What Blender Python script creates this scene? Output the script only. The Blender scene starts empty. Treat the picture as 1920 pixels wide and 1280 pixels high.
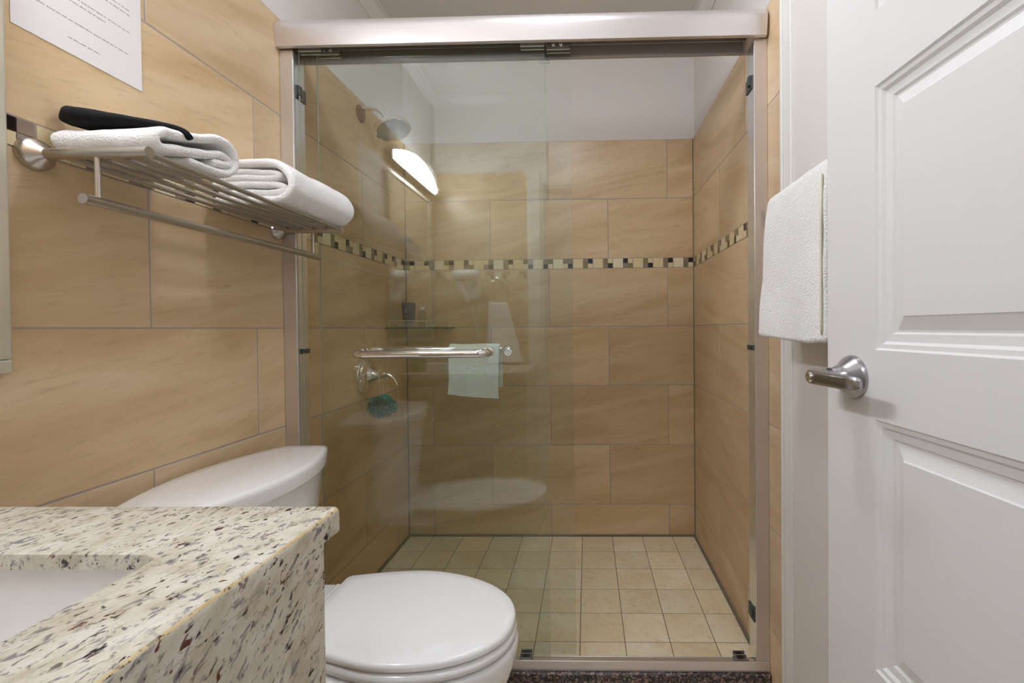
import bpy, bmesh, math, random
from mathutils import Vector, Matrix, noise
random.seed(7)
C = bpy.context.scene.collection
sc = bpy.context.scene
PI = math.pi

# ------------------------------------------------------------------ camera
# everything below is built around the camera point (0,0,0); at the end all
# top-level objects are raised by LIFT so the room floor is z = 0
LIFT = 1.10
F, CX, CY = 834.235, 1082.77, 625.05
YA, PIT, ROL = 0.0218, -0.0120, -0.0093
cam = bpy.data.cameras.new('camera')
co = bpy.data.objects.new('camera', cam); C.objects.link(co); sc.camera = co
cam.sensor_width = 36.0; cam.sensor_fit = 'HORIZONTAL'
cam.lens = F/1920*36
cam.shift_x = (960-CX)/1920
cam.shift_y = (CY-640)/1920
cam.clip_start = 0.01
def cam_axes():
    c, s = math.cos(YA), math.sin(YA)
    Rz = Matrix(((c, s, 0), (-s, c, 0), (0, 0, 1)))
    c, s = math.cos(PIT), math.sin(PIT)
    Rx = Matrix(((1, 0, 0), (0, c, s), (0, -s, c)))
    M = Rx @ Rz
    r, f, u = Vector(M[0]), Vector(M[1]), Vector(M[2])
    c, s = math.cos(ROL), math.sin(ROL)
    return r*c+u*s, u*c-r*s, f
ax, ay, az = cam_axes()
co.matrix_world = Matrix(((ax.x, ay.x, -az.x, 0), (ax.y, ay.y, -az.y, 0), (ax.z, ay.z, -az.z, 0), (0, 0, 0, 1)))

# ------------------------------------------------------------------ world / exposure
w = bpy.data.worlds.new('world'); sc.world = w; w.use_nodes = True
w.node_tree.nodes['Background'].inputs[0].default_value = (0.9, 0.95, 1, 1)
w.node_tree.nodes['Background'].inputs[1].default_value = 0.02
sc.view_settings.view_transform = 'Standard'
sc.view_settings.look = 'None'
sc.view_settings.gamma = 1
sc.view_settings.use_curve_mapping = False
sc.view_settings.exposure = 1.68
sc.cycles.max_bounces = 14
sc.cycles.diffuse_bounces = 6
sc.cycles.glossy_bounces = 6
sc.cycles.transparent_max_bounces = 24
VANITY_E = 20.0      # emission of the vanity light glass
CEIL_E = 19.0        # emission of the ceiling light
HALL_FILL_E = 10.0         # emission of the fill lamp added in the hallway

# ------------------------------------------------------------------ node helpers
def mat(name):
    m = bpy.data.materials.new(name); m.use_nodes = True
    nt = m.node_tree; b = nt.nodes['Principled BSDF']
    return m, nt, b
def srgb(r, g, b):
    f = lambda c: (c/255/12.92) if c/255 <= .04045 else ((c/255+.055)/1.055)**2.4
    return (f(r), f(g), f(b), 1)
def plain(name, col, rough=.5, metal=0, bump=None, coat=0, spec=None, sheen=0):
    m, nt, b = mat(name)
    b.inputs['Base Color'].default_value = col
    b.inputs['Roughness'].default_value = rough
    b.inputs['Metallic'].default_value = metal
    if coat: b.inputs['Coat Weight'].default_value = coat; b.inputs['Coat Roughness'].default_value = .05
    if spec is not None: b.inputs['Specular IOR Level'].default_value = spec
    if sheen: b.inputs['Sheen Weight'].default_value = sheen
    if bump:
        sca, st, dist = bump
        tc = nt.nodes.new('ShaderNodeTexCoord'); n = nt.nodes.new('ShaderNodeTexNoise')
        n.inputs['Scale'].default_value = sca; n.inputs['Detail'].default_value = 4
        bp = nt.nodes.new('ShaderNodeBump'); bp.inputs['Strength'].default_value = st; bp.inputs['Distance'].default_value = dist
        nt.links.new(tc.outputs['Object'], n.inputs['Vector']); nt.links.new(n.outputs['Fac'], bp.inputs['Height'])
        nt.links.new(bp.outputs['Normal'], b.inputs['Normal'])
    return m
def ramp(nt, stops, interp='LINEAR'):
    r = nt.nodes.new('ShaderNodeValToRGB'); r.color_ramp.interpolation = interp
    e = r.color_ramp.elements
    while len(e) > 2: e.remove(e[-1])
    for i, (p, c) in enumerate(stops):
        el = e[i] if i < 2 else e.new(p)
        el.position = p; el.color = c
    return r
def node(nt, t, **kw):
    n = nt.nodes.new(t)
    for k, v in kw.items(): setattr(n, k, v)
    return n
def mixc(nt, a, b, fac, blend='MIX'):
    m = nt.nodes.new('ShaderNodeMix'); m.data_type = 'RGBA'; m.blend_type = blend
    for sock, v in ((m.inputs[6], a), (m.inputs[7], b), (m.inputs[0], fac)):
        if hasattr(v, 'is_output'): nt.links.new(v, sock)
        else: sock.default_value = v
    return m.outputs[2]

def tile_material(name, base, light, dark, sx, sy, rot, rough=.32, vein=None):
    """stone-look glazed tile; UVs are metres with a random shift per tile, attribute tone per tile"""
    m, nt, b = mat(name)
    uv = node(nt, 'ShaderNodeUVMap')
    mp = node(nt, 'ShaderNodeMapping'); mp.inputs['Rotation'].default_value = (0, 0, rot); mp.inputs['Scale'].default_value = (1, 1, 1)
    nt.links.new(uv.outputs['UV'], mp.inputs['Vector'])
    st = node(nt, 'ShaderNodeMapping'); st.inputs['Scale'].default_value = (sx, sy, 1)
    nt.links.new(mp.outputs['Vector'], st.inputs['Vector'])
    n1 = node(nt, 'ShaderNodeTexNoise'); n1.inputs['Scale'].default_value = 1; n1.inputs['Detail'].default_value = 7; n1.inputs['Roughness'].default_value = .58; n1.inputs['Distortion'].default_value = .9
    nt.links.new(st.outputs['Vector'], n1.inputs['Vector'])
    st2 = node(nt, 'ShaderNodeMapping'); st2.inputs['Scale'].default_value = (sx*8, sy*9, 1)
    nt.links.new(mp.outputs['Vector'], st2.inputs['Vector'])
    n2 = node(nt, 'ShaderNodeTexNoise'); n2.inputs['Scale'].default_value = 1; n2.inputs['Detail'].default_value = 5; n2.inputs['Roughness'].default_value = .7
    nt.links.new(st2.outputs['Vector'], n2.inputs['Vector'])
    r1 = ramp(nt, [(.30, dark), (.5, base), (.68, light)])
    nt.links.new(n1.outputs['Fac'], r1.inputs['Fac'])
    r2 = ramp(nt, [(.25, (.70, .66, .59, 1)), (.46, (1, 1, 1, 1)), (.72, (1.0, 1.0, 1.0, 1))])
    nt.links.new(n2.outputs['Fac'], r2.inputs['Fac'])
    c = mixc(nt, r1.outputs['Color'], r2.outputs['Color'], .75, 'MULTIPLY')
    if vein:
        wv = node(nt, 'ShaderNodeTexNoise'); wv.inputs['Scale'].default_value = 6; wv.inputs['Detail'].default_value = 3; wv.inputs['Distortion'].default_value = 2.2
        nt.links.new(mp.outputs['Vector'], wv.inputs['Vector'])
        rv = ramp(nt, [(.485, (0, 0, 0, 1)), (.5, (1, 1, 1, 1)), (.53, (0, 0, 0, 1))])
        nt.links.new(wv.outputs['Fac'], rv.inputs['Fac'])
        mm = node(nt, 'ShaderNodeMath', operation='MULTIPLY'); mm.inputs[1].default_value = .22
        nt.links.new(rv.outputs['Color'], mm.inputs[0])
        c = mixc(nt, c, vein, mm.outputs[0])
    at = node(nt, 'ShaderNodeAttribute'); at.attribute_name = 'tone'
    hs = node(nt, 'ShaderNodeHueSaturation')
    mr = node(nt, 'ShaderNodeMapRange'); mr.inputs['To Min'].default_value = .93; mr.inputs['To Max'].default_value = 1.06
    nt.links.new(at.outputs['Fac'], mr.inputs['Value']); nt.links.new(mr.outputs['Result'], hs.inputs['Value'])
    nt.links.new(c, hs.inputs['Color']); nt.links.new(hs.outputs['Color'], b.inputs['Base Color'])
    b.inputs['Roughness'].default_value = rough; b.inputs['Specular IOR Level'].default_value = .45
    bp = node(nt, 'ShaderNodeBump'); bp.inputs['Strength'].default_value = .12; bp.inputs['Distance'].default_value = .002
    nt.links.new(n1.outputs['Fac'], bp.inputs['Height']); nt.links.new(bp.outputs['Normal'], b.inputs['Normal'])
    return m

M = {}
M['tile'] = tile_material('beige_wall_tile', srgb(214, 187, 148), srgb(222, 198, 163), srgb(199, 169, 128), 1.5, 9, math.radians(-11))
M['floortile'] = tile_material('cream_floor_tile', srgb(242, 228, 196), srgb(248, 238, 214), srgb(234, 214, 174), 3, 5, math.radians(35), .4, srgb(200, 160, 90))
M['roomtile'] = tile_material('room_floor_tile', srgb(220, 204, 182), srgb(228, 214, 194), srgb(204, 186, 160), 2, 6, .2, .35)
M['grout'] = plain('lilac_grey_grout', srgb(172, 160, 160), .85, bump=(400, .3, .001))
M['floorgrout'] = plain('dark_floor_grout', srgb(112, 98, 80), .9)
M['caulk'] = plain('grey_caulk', srgb(128, 118, 104), .6)
M['paint'] = plain('white_wall_paint', srgb(222, 217, 212), .6, bump=(350, .05, .001))
M['ceilpaint'] = plain('ceiling_paint', srgb(224, 221, 217), .7)
M['trim'] = plain('white_trim_paint', srgb(230, 228, 224), .38)
M['door'] = plain('white_door_paint', srgb(229, 227, 225), .36, bump=(60, .03, .001))
M['porcelain'] = plain('white_porcelain', srgb(247, 246, 245), .08, coat=.6)
M['plastic'] = plain('white_plastic', srgb(246, 245, 244), .14)
M['satin'] = plain('satin_aluminium', srgb(222, 216, 214), .29, .75)
M['bright_alu'] = plain('bright_aluminium', srgb(228, 229, 229), .22, .85)
M['dark_alu'] = plain('dark_inner_rail', srgb(176, 168, 162), .35, .4)
M['chrome'] = plain('polished_chrome', srgb(236, 233, 230), .05, 1)
M['nickel'] = plain('brushed_nickel', srgb(196, 189, 181), .3, 1)
M['plate'] = plain('dark_bronze_plate', srgb(96, 88, 82), .4, .3)
M['rail'] = plain('pale_gold_rail', srgb(232, 224, 196), .3, .5)
M['glassedge'] = plain('polished_glass_edge', srgb(176, 192, 184), .08, .35)
M['satin_chrome'] = plain('satin_chrome', srgb(176, 174, 176), .24, 1)
M['bronze'] = plain('worn_brown_flange', srgb(120, 84, 74), .4, .7)
M['rubber'] = plain('dark_bumper', srgb(62, 64, 62), .4)
M['towel'] = plain('white_terry', srgb(250, 248, 246), .95, bump=(260, 1, .004), sheen=.4)
M['wash'] = plain('white_washcloth', srgb(250, 251, 247), .95, bump=(240, 1, .004), sheen=.3)
M['seam'] = plain('cream_towel_band', srgb(232, 226, 206), .95, bump=(900, .6, .001))
M['black'] = plain('black_fabric', srgb(9, 9, 11), .8, bump=(300, .4, .001), spec=.25)
M['paper'] = plain('white_paper', srgb(236, 232, 230), .55)
M['ink'] = plain('grey_ink', srgb(140, 134, 138), .8)
M['etch'] = plain('etched_mark', srgb(120, 124, 122), .6)
M['teal'] = plain('teal_mesh', srgb(62, 214, 202), .6, sheen=.5)
M['string'] = plain('cream_string', srgb(226, 220, 190), .8)
M['bottle'] = plain('dark_grey_bottle', srgb(90, 98, 110), .3)
M['label'] = plain('pale_bottle_print', srgb(150, 156, 162), .5)
M['green'] = plain('green_bottle', srgb(120, 160, 96), .3)
M['soap'] = plain('pale_green_soap', srgb(206, 214, 190), .4)
M['mirror'] = plain('mirror_silver', srgb(232, 234, 234), .02, 1)
M['mirror_frame'] = plain('pale_mirror_frame', srgb(212, 206, 186), .3, .35)
M['dryer'] = plain('dryer_plastic', srgb(232, 230, 226), .3)
M['dark'] = plain('dark_gap', srgb(30, 28, 26), .7)
M['hallfloor'] = plain('hall_floor', srgb(150, 120, 90), .4)
M['mo_cream'] = plain('mosaic_cream_stone', srgb(226, 208, 164), .35, bump=(160, .3, .001))
M['mo_black'] = plain('mosaic_black_glass', srgb(40, 30, 26), .12)
M['mo_olive'] = plain('mosaic_olive_glass', srgb(134, 126, 84), .2)
M['mo_brown'] = plain('mosaic_brown_marble', srgb(150, 130, 112), .25)
M['mo_white'] = plain('mosaic_white_stone', srgb(232, 220, 190), .3)
def emit(name, col, s):
    m, nt, b = mat(name)
    b.inputs['Base Color'].default_value = (.9, .9, .9, 1)
    b.inputs['Emission Color'].default_value = col; b.inputs['Emission Strength'].default_value = s
    return m
M['vanity_glow'] = emit('lit_frosted_glass', (.93, 1.0, 1.12, 1), VANITY_E)
M['ceil_glow'] = emit('lit_ceiling_lens', (.94, 1.0, 1.11, 1), CEIL_E)
M['hall_fill_glow'] = emit('hall_fill_lens', (.95, 1.0, 1.1, 1), HALL_FILL_E)

def granite(name, cols, scale, dark=False):
    m, nt, b = mat(name)
    tc = node(nt, 'ShaderNodeTexCoord')
    mp = node(nt, 'ShaderNodeMapping')
    mp.inputs['Scale'].default_value = (1.9, .8, 1.7) if not dark else (1, 1, 1)
    r0 = node(nt, 'ShaderNodeMapping'); r0.inputs['Rotation'].default_value = (-.55, 0, .22) if not dark else (0, 0, 0)
    nt.links.new(tc.outputs['Object'], r0.inputs['Vector']); nt.links.new(r0.outputs['Vector'], mp.inputs['Vector'])
    V = mp.outputs['Vector']
    n0 = node(nt, 'ShaderNodeTexNoise'); n0.inputs['Scale'].default_value = scale*.35; n0.inputs['Detail'].default_value = 6; n0.inputs['Roughness'].default_value = .65
    nt.links.new(V, n0.inputs['Vector'])
    if dark:
        v = node(nt, 'ShaderNodeTexVoronoi'); v.inputs['Scale'].default_value = scale
        nt.links.new(V, v.inputs['Vector'])
        r = ramp(nt, [(0, cols[0]), (.3, cols[1]), (.5, cols[2]), (.68, cols[3]), (.84, cols[4])], 'CONSTANT')
        sp = node(nt, 'ShaderNodeSeparateColor'); nt.links.new(v.outputs['Color'], sp.inputs[0]); nt.links.new(sp.outputs[0], r.inputs['Fac'])
        c = r.outputs['Color']
    else:
        base = ramp(nt, [(.33, cols[1]), (.47, cols[0]), (.62, cols[2])])
        nt.links.new(n0.outputs['Fac'], base.inputs['Fac'])
        c = base.outputs['Color']
        for k, (sc_, lo, hi, col, msc, mth) in enumerate(((scale, .568, .65, cols[3], .16, .40), (scale*1.25, .60, .66, cols[4], .22, .40), (scale*1.05, .625, .67, cols[5], .3, .46))):
            n = node(nt, 'ShaderNodeTexNoise'); n.inputs['Scale'].default_value = sc_; n.inputs['Detail'].default_value = 3; n.inputs['Roughness'].default_value = .55; n.inputs['Distortion'].default_value = .5
            off = node(nt, 'ShaderNodeMapping'); off.inputs['Location'].default_value = (k*3.7+1, k*1.3, k*5.1)
            nt.links.new(V, off.inputs['Vector']); nt.links.new(off.outputs['Vector'], n.inputs['Vector'])
            rr = ramp(nt, [(lo, (0, 0, 0, 1)), (hi, (1, 1, 1, 1))]); nt.links.new(n.outputs['Fac'], rr.inputs['Fac'])
            g = node(nt, 'ShaderNodeTexNoise'); g.inputs['Scale'].default_value = sc_*msc; g.inputs['Detail'].default_value = 2
            nt.links.new(off.outputs['Vector'], g.inputs['Vector'])
            gr = ramp(nt, [(mth-.08, (.12, .12, .12, 1)), (mth+.12, (1, 1, 1, 1))]); nt.links.new(g.outputs['Fac'], gr.inputs['Fac'])
            mm = node(nt, 'ShaderNodeMath', operation='MULTIPLY'); nt.links.new(rr.outputs['Color'], mm.inputs[0]); nt.links.new(gr.outputs['Color'], mm.inputs[1])
            c = mixc(nt, c, col, mm.outputs[0])
    nt.links.new(c, b.inputs['Base Color'])
    b.inputs['Roughness'].default_value = .22 if not dark else .3
    return m
M['granite'] = granite('cream_speckled_granite', [srgb(208, 201, 182), srgb(188, 178, 154), srgb(220, 215, 202), srgb(142, 137, 137), srgb(58, 47, 50), srgb(98, 54, 50)], 70)
M['edge'] = granite('honey_polished_edge', [srgb(212, 190, 144), srgb(200, 172, 120), srgb(222, 206, 170), srgb(150, 140, 120), srgb(70, 50, 40), srgb(92, 44, 40)], 75)
M['curbgranite'] = granite('dark_brown_granite', [srgb(58, 46, 44), srgb(112, 92, 84), srgb(72, 74, 80), srgb(150, 128, 116), srgb(36, 32, 32)], 190, True)

def glass_material(name, tint):
    """clear pane: tinted straight-through light plus a Fresnel mirror share at each face"""
    m, nt, b = mat(name); nt.nodes.remove(b); out = nt.nodes['Material Output']
    ge = node(nt, 'ShaderNodeNewGeometry')
    d = node(nt, 'ShaderNodeVectorMath', operation='DOT_PRODUCT'); nt.links.new(ge.outputs['Incoming'], d.inputs[0]); nt.links.new(ge.outputs['Normal'], d.inputs[1])
    ab = node(nt, 'ShaderNodeMath', operation='ABSOLUTE'); nt.links.new(d.outputs['Value'], ab.inputs[0])
    om = node(nt, 'ShaderNodeMath', operation='SUBTRACT', use_clamp=True); om.inputs[0].default_value = 1; nt.links.new(ab.outputs[0], om.inputs[1])
    pw = node(nt, 'ShaderNodeMath', operation='POWER'); nt.links.new(om.outputs[0], pw.inputs[0]); pw.inputs[1].default_value = 5
    ma = node(nt, 'ShaderNodeMath', operation='MULTIPLY_ADD'); nt.links.new(pw.outputs[0], ma.inputs[0]); ma.inputs[1].default_value = .955; ma.inputs[2].default_value = .045
    tr = node(nt, 'ShaderNodeBsdfTransparent'); tr.inputs['Color'].default_value = tint
    gl = node(nt, 'ShaderNodeBsdfGlossy'); gl.inputs['Roughness'].default_value = 0.0; gl.inputs['Color'].default_value = (1, 1, 1, 1)
    mx = node(nt, 'ShaderNodeMixShader'); nt.links.new(ma.outputs[0], mx.inputs[0]); nt.links.new(tr.outputs[0], mx.inputs[1]); nt.links.new(gl.outputs[0], mx.inputs[2])
    nt.links.new(mx.outputs[0], out.inputs['Surface'])
    return m
M['glass'] = glass_material('clear_greenish_glass', (.935, .955, .94, 1))
M['shelfglass'] = glass_material('green_shelf_glass', (.55, .68, .6, 1))
M['clearbottle'] = glass_material('clear_bottle_plastic', (.85, .88, .86, 1))

# ------------------------------------------------------------------ mesh helpers
def obj(name, bm, mats, parent=None, smooth=False, bevel=0, auto=None):
    me = bpy.data.meshes.new(name); bmesh.ops.recalc_face_normals(bm, faces=bm.faces[:]) if bm.faces and not getattr(bm, 'keepn', False) else None
    bm.to_mesh(me); bm.free()
    if not isinstance(mats, (list, tuple)): mats = [mats]
    for mm in mats: me.materials.append(mm)
    o = bpy.data.objects.new(name, me); C.objects.link(o)
    if smooth:
        for p in me.polygons: p.use_smooth = True
        if auto:
            me.set_sharp_from_angle(angle=math.radians(auto))
    if bevel:
        b = o.modifiers.new('bevel', 'BEVEL'); b.width = bevel; b.segments = 3; b.limit_method = 'ANGLE'; b.angle_limit = math.radians(40)
        if not smooth:
            for p in me.polygons: p.use_smooth = True
            me.set_sharp_from_angle(angle=math.radians(40))
            b.harden_normals = True
    if parent: o.parent = parent; o.matrix_parent_inverse = Matrix.Identity(4)
    return o
def thing(name, label, cat, loc=(0, 0, 0), group=None):
    o = bpy.data.objects.new(name, None); C.objects.link(o); o.empty_display_size = .05
    o['label'] = label; o['category'] = cat
    if group: o['group'] = group
    o['base'] = loc
    return o
def tag(o, label, cat, group=None, kind=None):
    if label: o['label'] = label; o['category'] = cat
    if group: o['group'] = group
    if kind: o['kind'] = kind
    return o
def struct(name, bm, m, parent=None, **k):
    o = obj(name, bm, m, parent, **k)
    if not parent: o['kind'] = 'structure'
    return o
def box(bm, x0, x1, y0, y1, z0, z1, mi=0):
    vs = [bm.verts.new(p) for p in ((x0, y0, z0), (x1, y0, z0), (x1, y1, z0), (x0, y1, z0), (x0, y0, z1), (x1, y0, z1), (x1, y1, z1), (x0, y1, z1))]
    fs = []
    for f in ((0, 3, 2, 1), (4, 5, 6, 7), (0, 1, 5, 4), (1, 2, 6, 5), (2, 3, 7, 6), (3, 0, 4, 7)):
        fc = bm.faces.new([vs[i] for i in f]); fc.material_index = mi; fs.append(fc)
    return vs, fs
def boxbm(*a):
    bm = bmesh.new(); box(bm, *a); return bm
def frame(t, up=None):
    t = t.normalized(); u = up or (Vector((0, 0, 1)) if abs(t.z) < .9 else Vector((1, 0, 0)))
    a = t.cross(u).normalized(); b = t.cross(a).normalized()
    return a, b
def tube(bm, pts, r, n=16, caps=True, mi=0):
    pts = [Vector(p) for p in pts]; rs = r if isinstance(r, (list, tuple)) else [r]*len(pts)
    rings = []; a = None
    for i, p in enumerate(pts):
        t = (pts[min(i+1, len(pts)-1)]-pts[max(i-1, 0)]).normalized()
        if a is None: a, b = frame(t)
        else:
            a = (a-t*a.dot(t)).normalized(); b = t.cross(a).normalized()
        rings.append([bm.verts.new(p+a*math.cos(2*PI*k/n)*rs[i]+b*math.sin(2*PI*k/n)*rs[i]) for k in range(n)])
    for i in range(len(rings)-1):
        for k in range(n):
            f = bm.faces.new((rings[i][k], rings[i][(k+1) % n], rings[i+1][(k+1) % n], rings[i+1][k])); f.material_index = mi
    if caps:
        for rg in (rings[0], rings[-1]):
            f = bm.faces.new(rg); f.material_index = mi
    return rings
def lathe(bm, o, axis, prof, n=32, mi=0, sx=1, sy=1):
    """prof: (distance along axis, radius)"""
    o = Vector(o); axis = Vector(axis).normalized(); a, b = frame(axis); rings = []
    for d, r in prof:
        if r < 1e-5: rings.append([bm.verts.new(o+axis*d)])
        else: rings.append([bm.verts.new(o+axis*d+a*math.cos(2*PI*k/n)*r*sx+b*math.sin(2*PI*k/n)*r*sy) for k in range(n)])
    for i in range(len(rings)-1):
        A, B = rings[i], rings[i+1]
        if len(A) == 1 and len(B) == 1: continue
        for k in range(n):
            if len(A) == 1: f = bm.faces.new((A[0], B[(k+1) % n], B[k]))
            elif len(B) == 1: f = bm.faces.new((A[k], A[(k+1) % n], B[0]))
            else: f = bm.faces.new((A[k], A[(k+1) % n], B[(k+1) % n], B[k]))
            f.material_index = mi
    for rg in (rings[0], rings[-1]):
        if len(rg) > 1:
            f = bm.faces.new(rg); f.material_index = mi
def loft(bm, loops, cap0=True, cap1=True, mi=0):
    R = [[bm.verts.new(p) for p in l] for l in loops]; n = len(R[0])
    for i in range(len(R)-1):
        for k in range(n):
            f = bm.faces.new((R[i][k], R[i][(k+1) % n], R[i+1][(k+1) % n], R[i+1][k])); f.material_index = mi
    if cap0: bm.faces.new(R[0]).material_index = mi
    if cap1: bm.faces.new(R[-1]).material_index = mi
    return R
def spline(pts, per=8):
    pts = [Vector(p) for p in pts]; out = []
    for i in range(len(pts)-1):
        p0, p1, p2, p3 = pts[max(i-1, 0)], pts[i], pts[i+1], pts[min(i+2, len(pts)-1)]
        for k in range(per):
            t = k/per
            out.append(.5*((2*p1)+(-p0+p2)*t+(2*p0-5*p1+4*p2-p3)*t*t+(-p0+3*p1-3*p2+p3)*t**3))
    out.append(pts[-1]); return out
def arc(c, r, a0, a1, n, fn):
    return [fn(c[0]+r*math.cos(a0+(a1-a0)*i/n), c[1]+r*math.sin(a0+(a1-a0)*i/n)) for i in range(n+1)]

# ------------------------------------------------------------------ the room
XL, XR, YB, YN = -.941, .5497, 2.2991, .03
ZT, ZM1, ZM2, ZS, ZFL, ZC = .9627, .3571, .3082, -1.0785, -1.10, 1.43
ROWS = [(.6631, ZT), (ZM1, .6631), (.0081, ZM2), (-.2967, .0081), (-.6056, -.2967), (-.9144, -.6056), (-1.12, -.9144)]
G, PROUD, CH = .0019, .0009, .0010
def tiles(bm, tf, u0, u1, jo, je, rows=ROWS, zmin=-2, first_odd=True, pitch=.61, uvl=None, tone=None):
    """tf(u, z, h) -> point, h outwards. row joints alternate between phases jo and je"""
    for i, (z0, z1) in enumerate(rows):
        z0 = max(z0, zmin)
        if z0 >= z1: continue
        ph = jo if (i % 2 == 0) == first_odd else je
        k = math.floor((u0-ph)/pitch); js = [u0]
        while True:
            k += 1; j = ph+k*pitch
            if j > u1-.004: break
            if j > u0+.004: js.append(j)
        js.append(u1)
        for a, b in zip(js, js[1:]):
            one_tile(bm, tf, a, b, z0, z1, uvl, tone)
def one_tile(bm, tf, a, b, z0, z1, uvl, tone, g=G):
    ru, rv, tn = random.uniform(0, 40), random.uniform(0, 40), random.random()
    a += g; b -= g; z0 += g; z1 -= g
    o = [(a, z0), (b, z0), (b, z1), (a, z1)]; i_ = [(a+CH, z0+CH), (b-CH, z0+CH), (b-CH, z1-CH), (a+CH, z1-CH)]
    vo0 = [bm.verts.new(tf(u, z, 0)) for u, z in o]; vo = [bm.verts.new(tf(u, z, PROUD*.4)) for u, z in o]; vi = [bm.verts.new(tf(u, z, PROUD)) for u, z in i_]
    uvmap = {}
    for vv, pp in ((vo0, o), (vo, o), (vi, i_)):
        for v, p in zip(vv, pp): uvmap[v] = p
    fs = [bm.faces.new(vi)]
    for k in range(4):
        fs.append(bm.faces.new((vo[k], vo[(k+1) % 4], vi[(k+1) % 4], vi[k])))
        fs.append(bm.faces.new((vo0[k], vo0[(k+1) % 4], vo[(k+1) % 4], vo[k])))
    for f in fs:
        f.material_index = 1
        for l in f.loops:
            l[uvl].uv = (uvmap[l.vert][0]+ru, uvmap[l.vert][1]+rv); l[tone] = (tn, tn, tn, 1)
def wall_bm():
    bm = bmesh.new(); uvl = bm.loops.layers.uv.new('UVMap'); tone = bm.loops.layers.color.new('tone')
    return bm, uvl, tone
# left wall (tiled to ZT, painted above)
PB = .009   # how far the painted plaster sits behind the tile face
bm, uvl, tone = wall_bm()
box(bm, XL-.12, XL-PB, -.10, YB+.12, ZFL-.02, ZC+.02, 2)
box(bm, XL-PB, XL-PROUD, YN, YB, ZFL-.02, ZT, 0)
tiles(bm, lambda u, z, h: (XL-PROUD+h, u, z), YN, YB, .941, 1.25, uvl=uvl, tone=tone, zmin=ZFL)
struct('wall_left', bm, [M['grout'], M['tile'], M['paint']])
# right wall: tiled from the back corner to y=1.262, painted beyond
YR = 1.262
bm, uvl, tone = wall_bm()
box(bm, XR+PB, XR+.12, -.10, YB+.12, ZFL-.02, ZC+.02, 2)
box(bm, XR+PROUD, XR+PB, YR, YB, ZFL-.02, ZT, 0)
tiles(bm, lambda u, z, h: (XR+PROUD-h, u, z), YR, YB, 2.163, 1.857, uvl=uvl, tone=tone, zmin=ZFL)
struct('wall_right', bm, [M['grout'], M['tile'], M['paint']])
# back wall of the shower
bm, uvl, tone = wall_bm()
box(bm, XL-.12, XR+.12, YB+PB, YB+.12, ZFL-.02, ZC+.02, 2)
box(bm, XL, XR, YB+PROUD, YB+PB, ZS-.02, ZT, 0)
tiles(bm, lambda u, z, h: (u, YB+PROUD-h, z), XL, XR, .416, .112, uvl=uvl, tone=tone, zmin=ZS)
struct('wall_back', bm, [M['grout'], M['tile'], M['paint']])
# near wall with the doorway the picture is taken from
DX0, DX1, DZ = -.262, .492, .885
bm, uvl, tone = wall_bm()
box(bm, XL, DX0, -.10, YN-PB, ZFL-.02, ZC, 2)
box(bm, DX1, XR+PB, -.10, YN-PB, ZFL-.02, ZC, 2)
box(bm, DX0, DX1, -.10, YN-PB, DZ, ZC, 2)
box(bm, XL, DX0-.10, YN-PB, YN-PROUD, ZFL-.02, ZT, 0)
tiles(bm, lambda u, z, h: (u, YN-PROUD+h, z), XL, DX0-.10, -.62, -.93, uvl=uvl, tone=tone, zmin=ZFL)
struct('wall_near', bm, [M['grout'], M['tile'], M['paint']])
# mosaic bands
CH_ = {'k': 2, 'o': 3, 'b': 4, 'c': 1, 'w': 5}
SEQ = ['bkoc', 'bkbc', 'ocbk', 'kcbo', 'ocbk', 'bkoc', 'obck', 'bokc', 'obck', 'bkoc', 'cobk', 'kcbo', 'okcb', 'kbcb']
def mosaic(name, tf, start, sign, u_end, shift=0):
    bm = bmesh.new(); dz = (ZM1-ZM2); s = dz/2; g = .0007; u = start; i = shift
    def q(a, b, z0, z1, mi):
        a += sign*g; b -= sign*g; z0 += g; z1 -= g
        if sign*(u_end-b) < 0: b = u_end
        if sign*(b-a) < .002: return
        lo, hi = min(a, b), max(a, b)
        v = [tf(lo, z0, .0022), tf(hi, z0, .0022), tf(hi, z1, .0022), tf(lo, z1, .0022)]
        v2 = [tf(lo, z0, -.001), tf(hi, z0, -.001), tf(hi, z1, -.001), tf(lo, z1, -.001)]
        V = [bm.verts.new(p) for p in v]; W = [bm.verts.new(p) for p in v2]
        bm.faces.new(V).material_index = mi
        for k in range(4): bm.faces.new((W[k], W[(k+1) % 4], V[(k+1) % 4], V[k])).material_index = mi
    while sign*(u_end-u) > .003:
        p = SEQ[i % len(SEQ)]
        a, b, c = u, u+sign*(s+.0005), u+sign*(dz+.001)
        # p = top-left, top-right, bottom-left, bottom-right as seen
        if sign < 0: tl, tr, bl, br = p; cells = ((b, c, tl, bl), (a, b, tr, br))
        else: tl, tr, bl, br = p; cells = ((a, b, tl, bl), (b, c, tr, br))
        for (x0, x1, t_, b_) in cells:
            lo, hi = (min(x0, x1), max(x0, x1)) if sign > 0 else (max(x0, x1), min(x0, x1))
            q(lo, hi, ZM1-s, ZM1, CH_[t_]); q(lo, hi, ZM2, ZM2+s, CH_[b_])
        q(c, c+sign*(dz+.002), ZM2, ZM1, 1 if i % 3 else 5)
        u = c+sign*(dz+.0042); i += 1
    return struct(name, bm, [M['grout'], M['mo_cream'], M['mo_black'], M['mo_olive'], M['mo_brown'], M['mo_white']])
mosaic('trim_1', lambda u, z, h: (u, YB+.0012-h, z), XR-.003, -1, XL+.002)
mosaic('trim_2', lambda u, z, h: (XR+.0012-h, u, z), YB-.01, -1, YR, 2)
mosaic('trim_3', lambda u, z, h: (XL-.0012+h, u, z), YB-.01, -1, YN+.01, 12)
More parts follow.
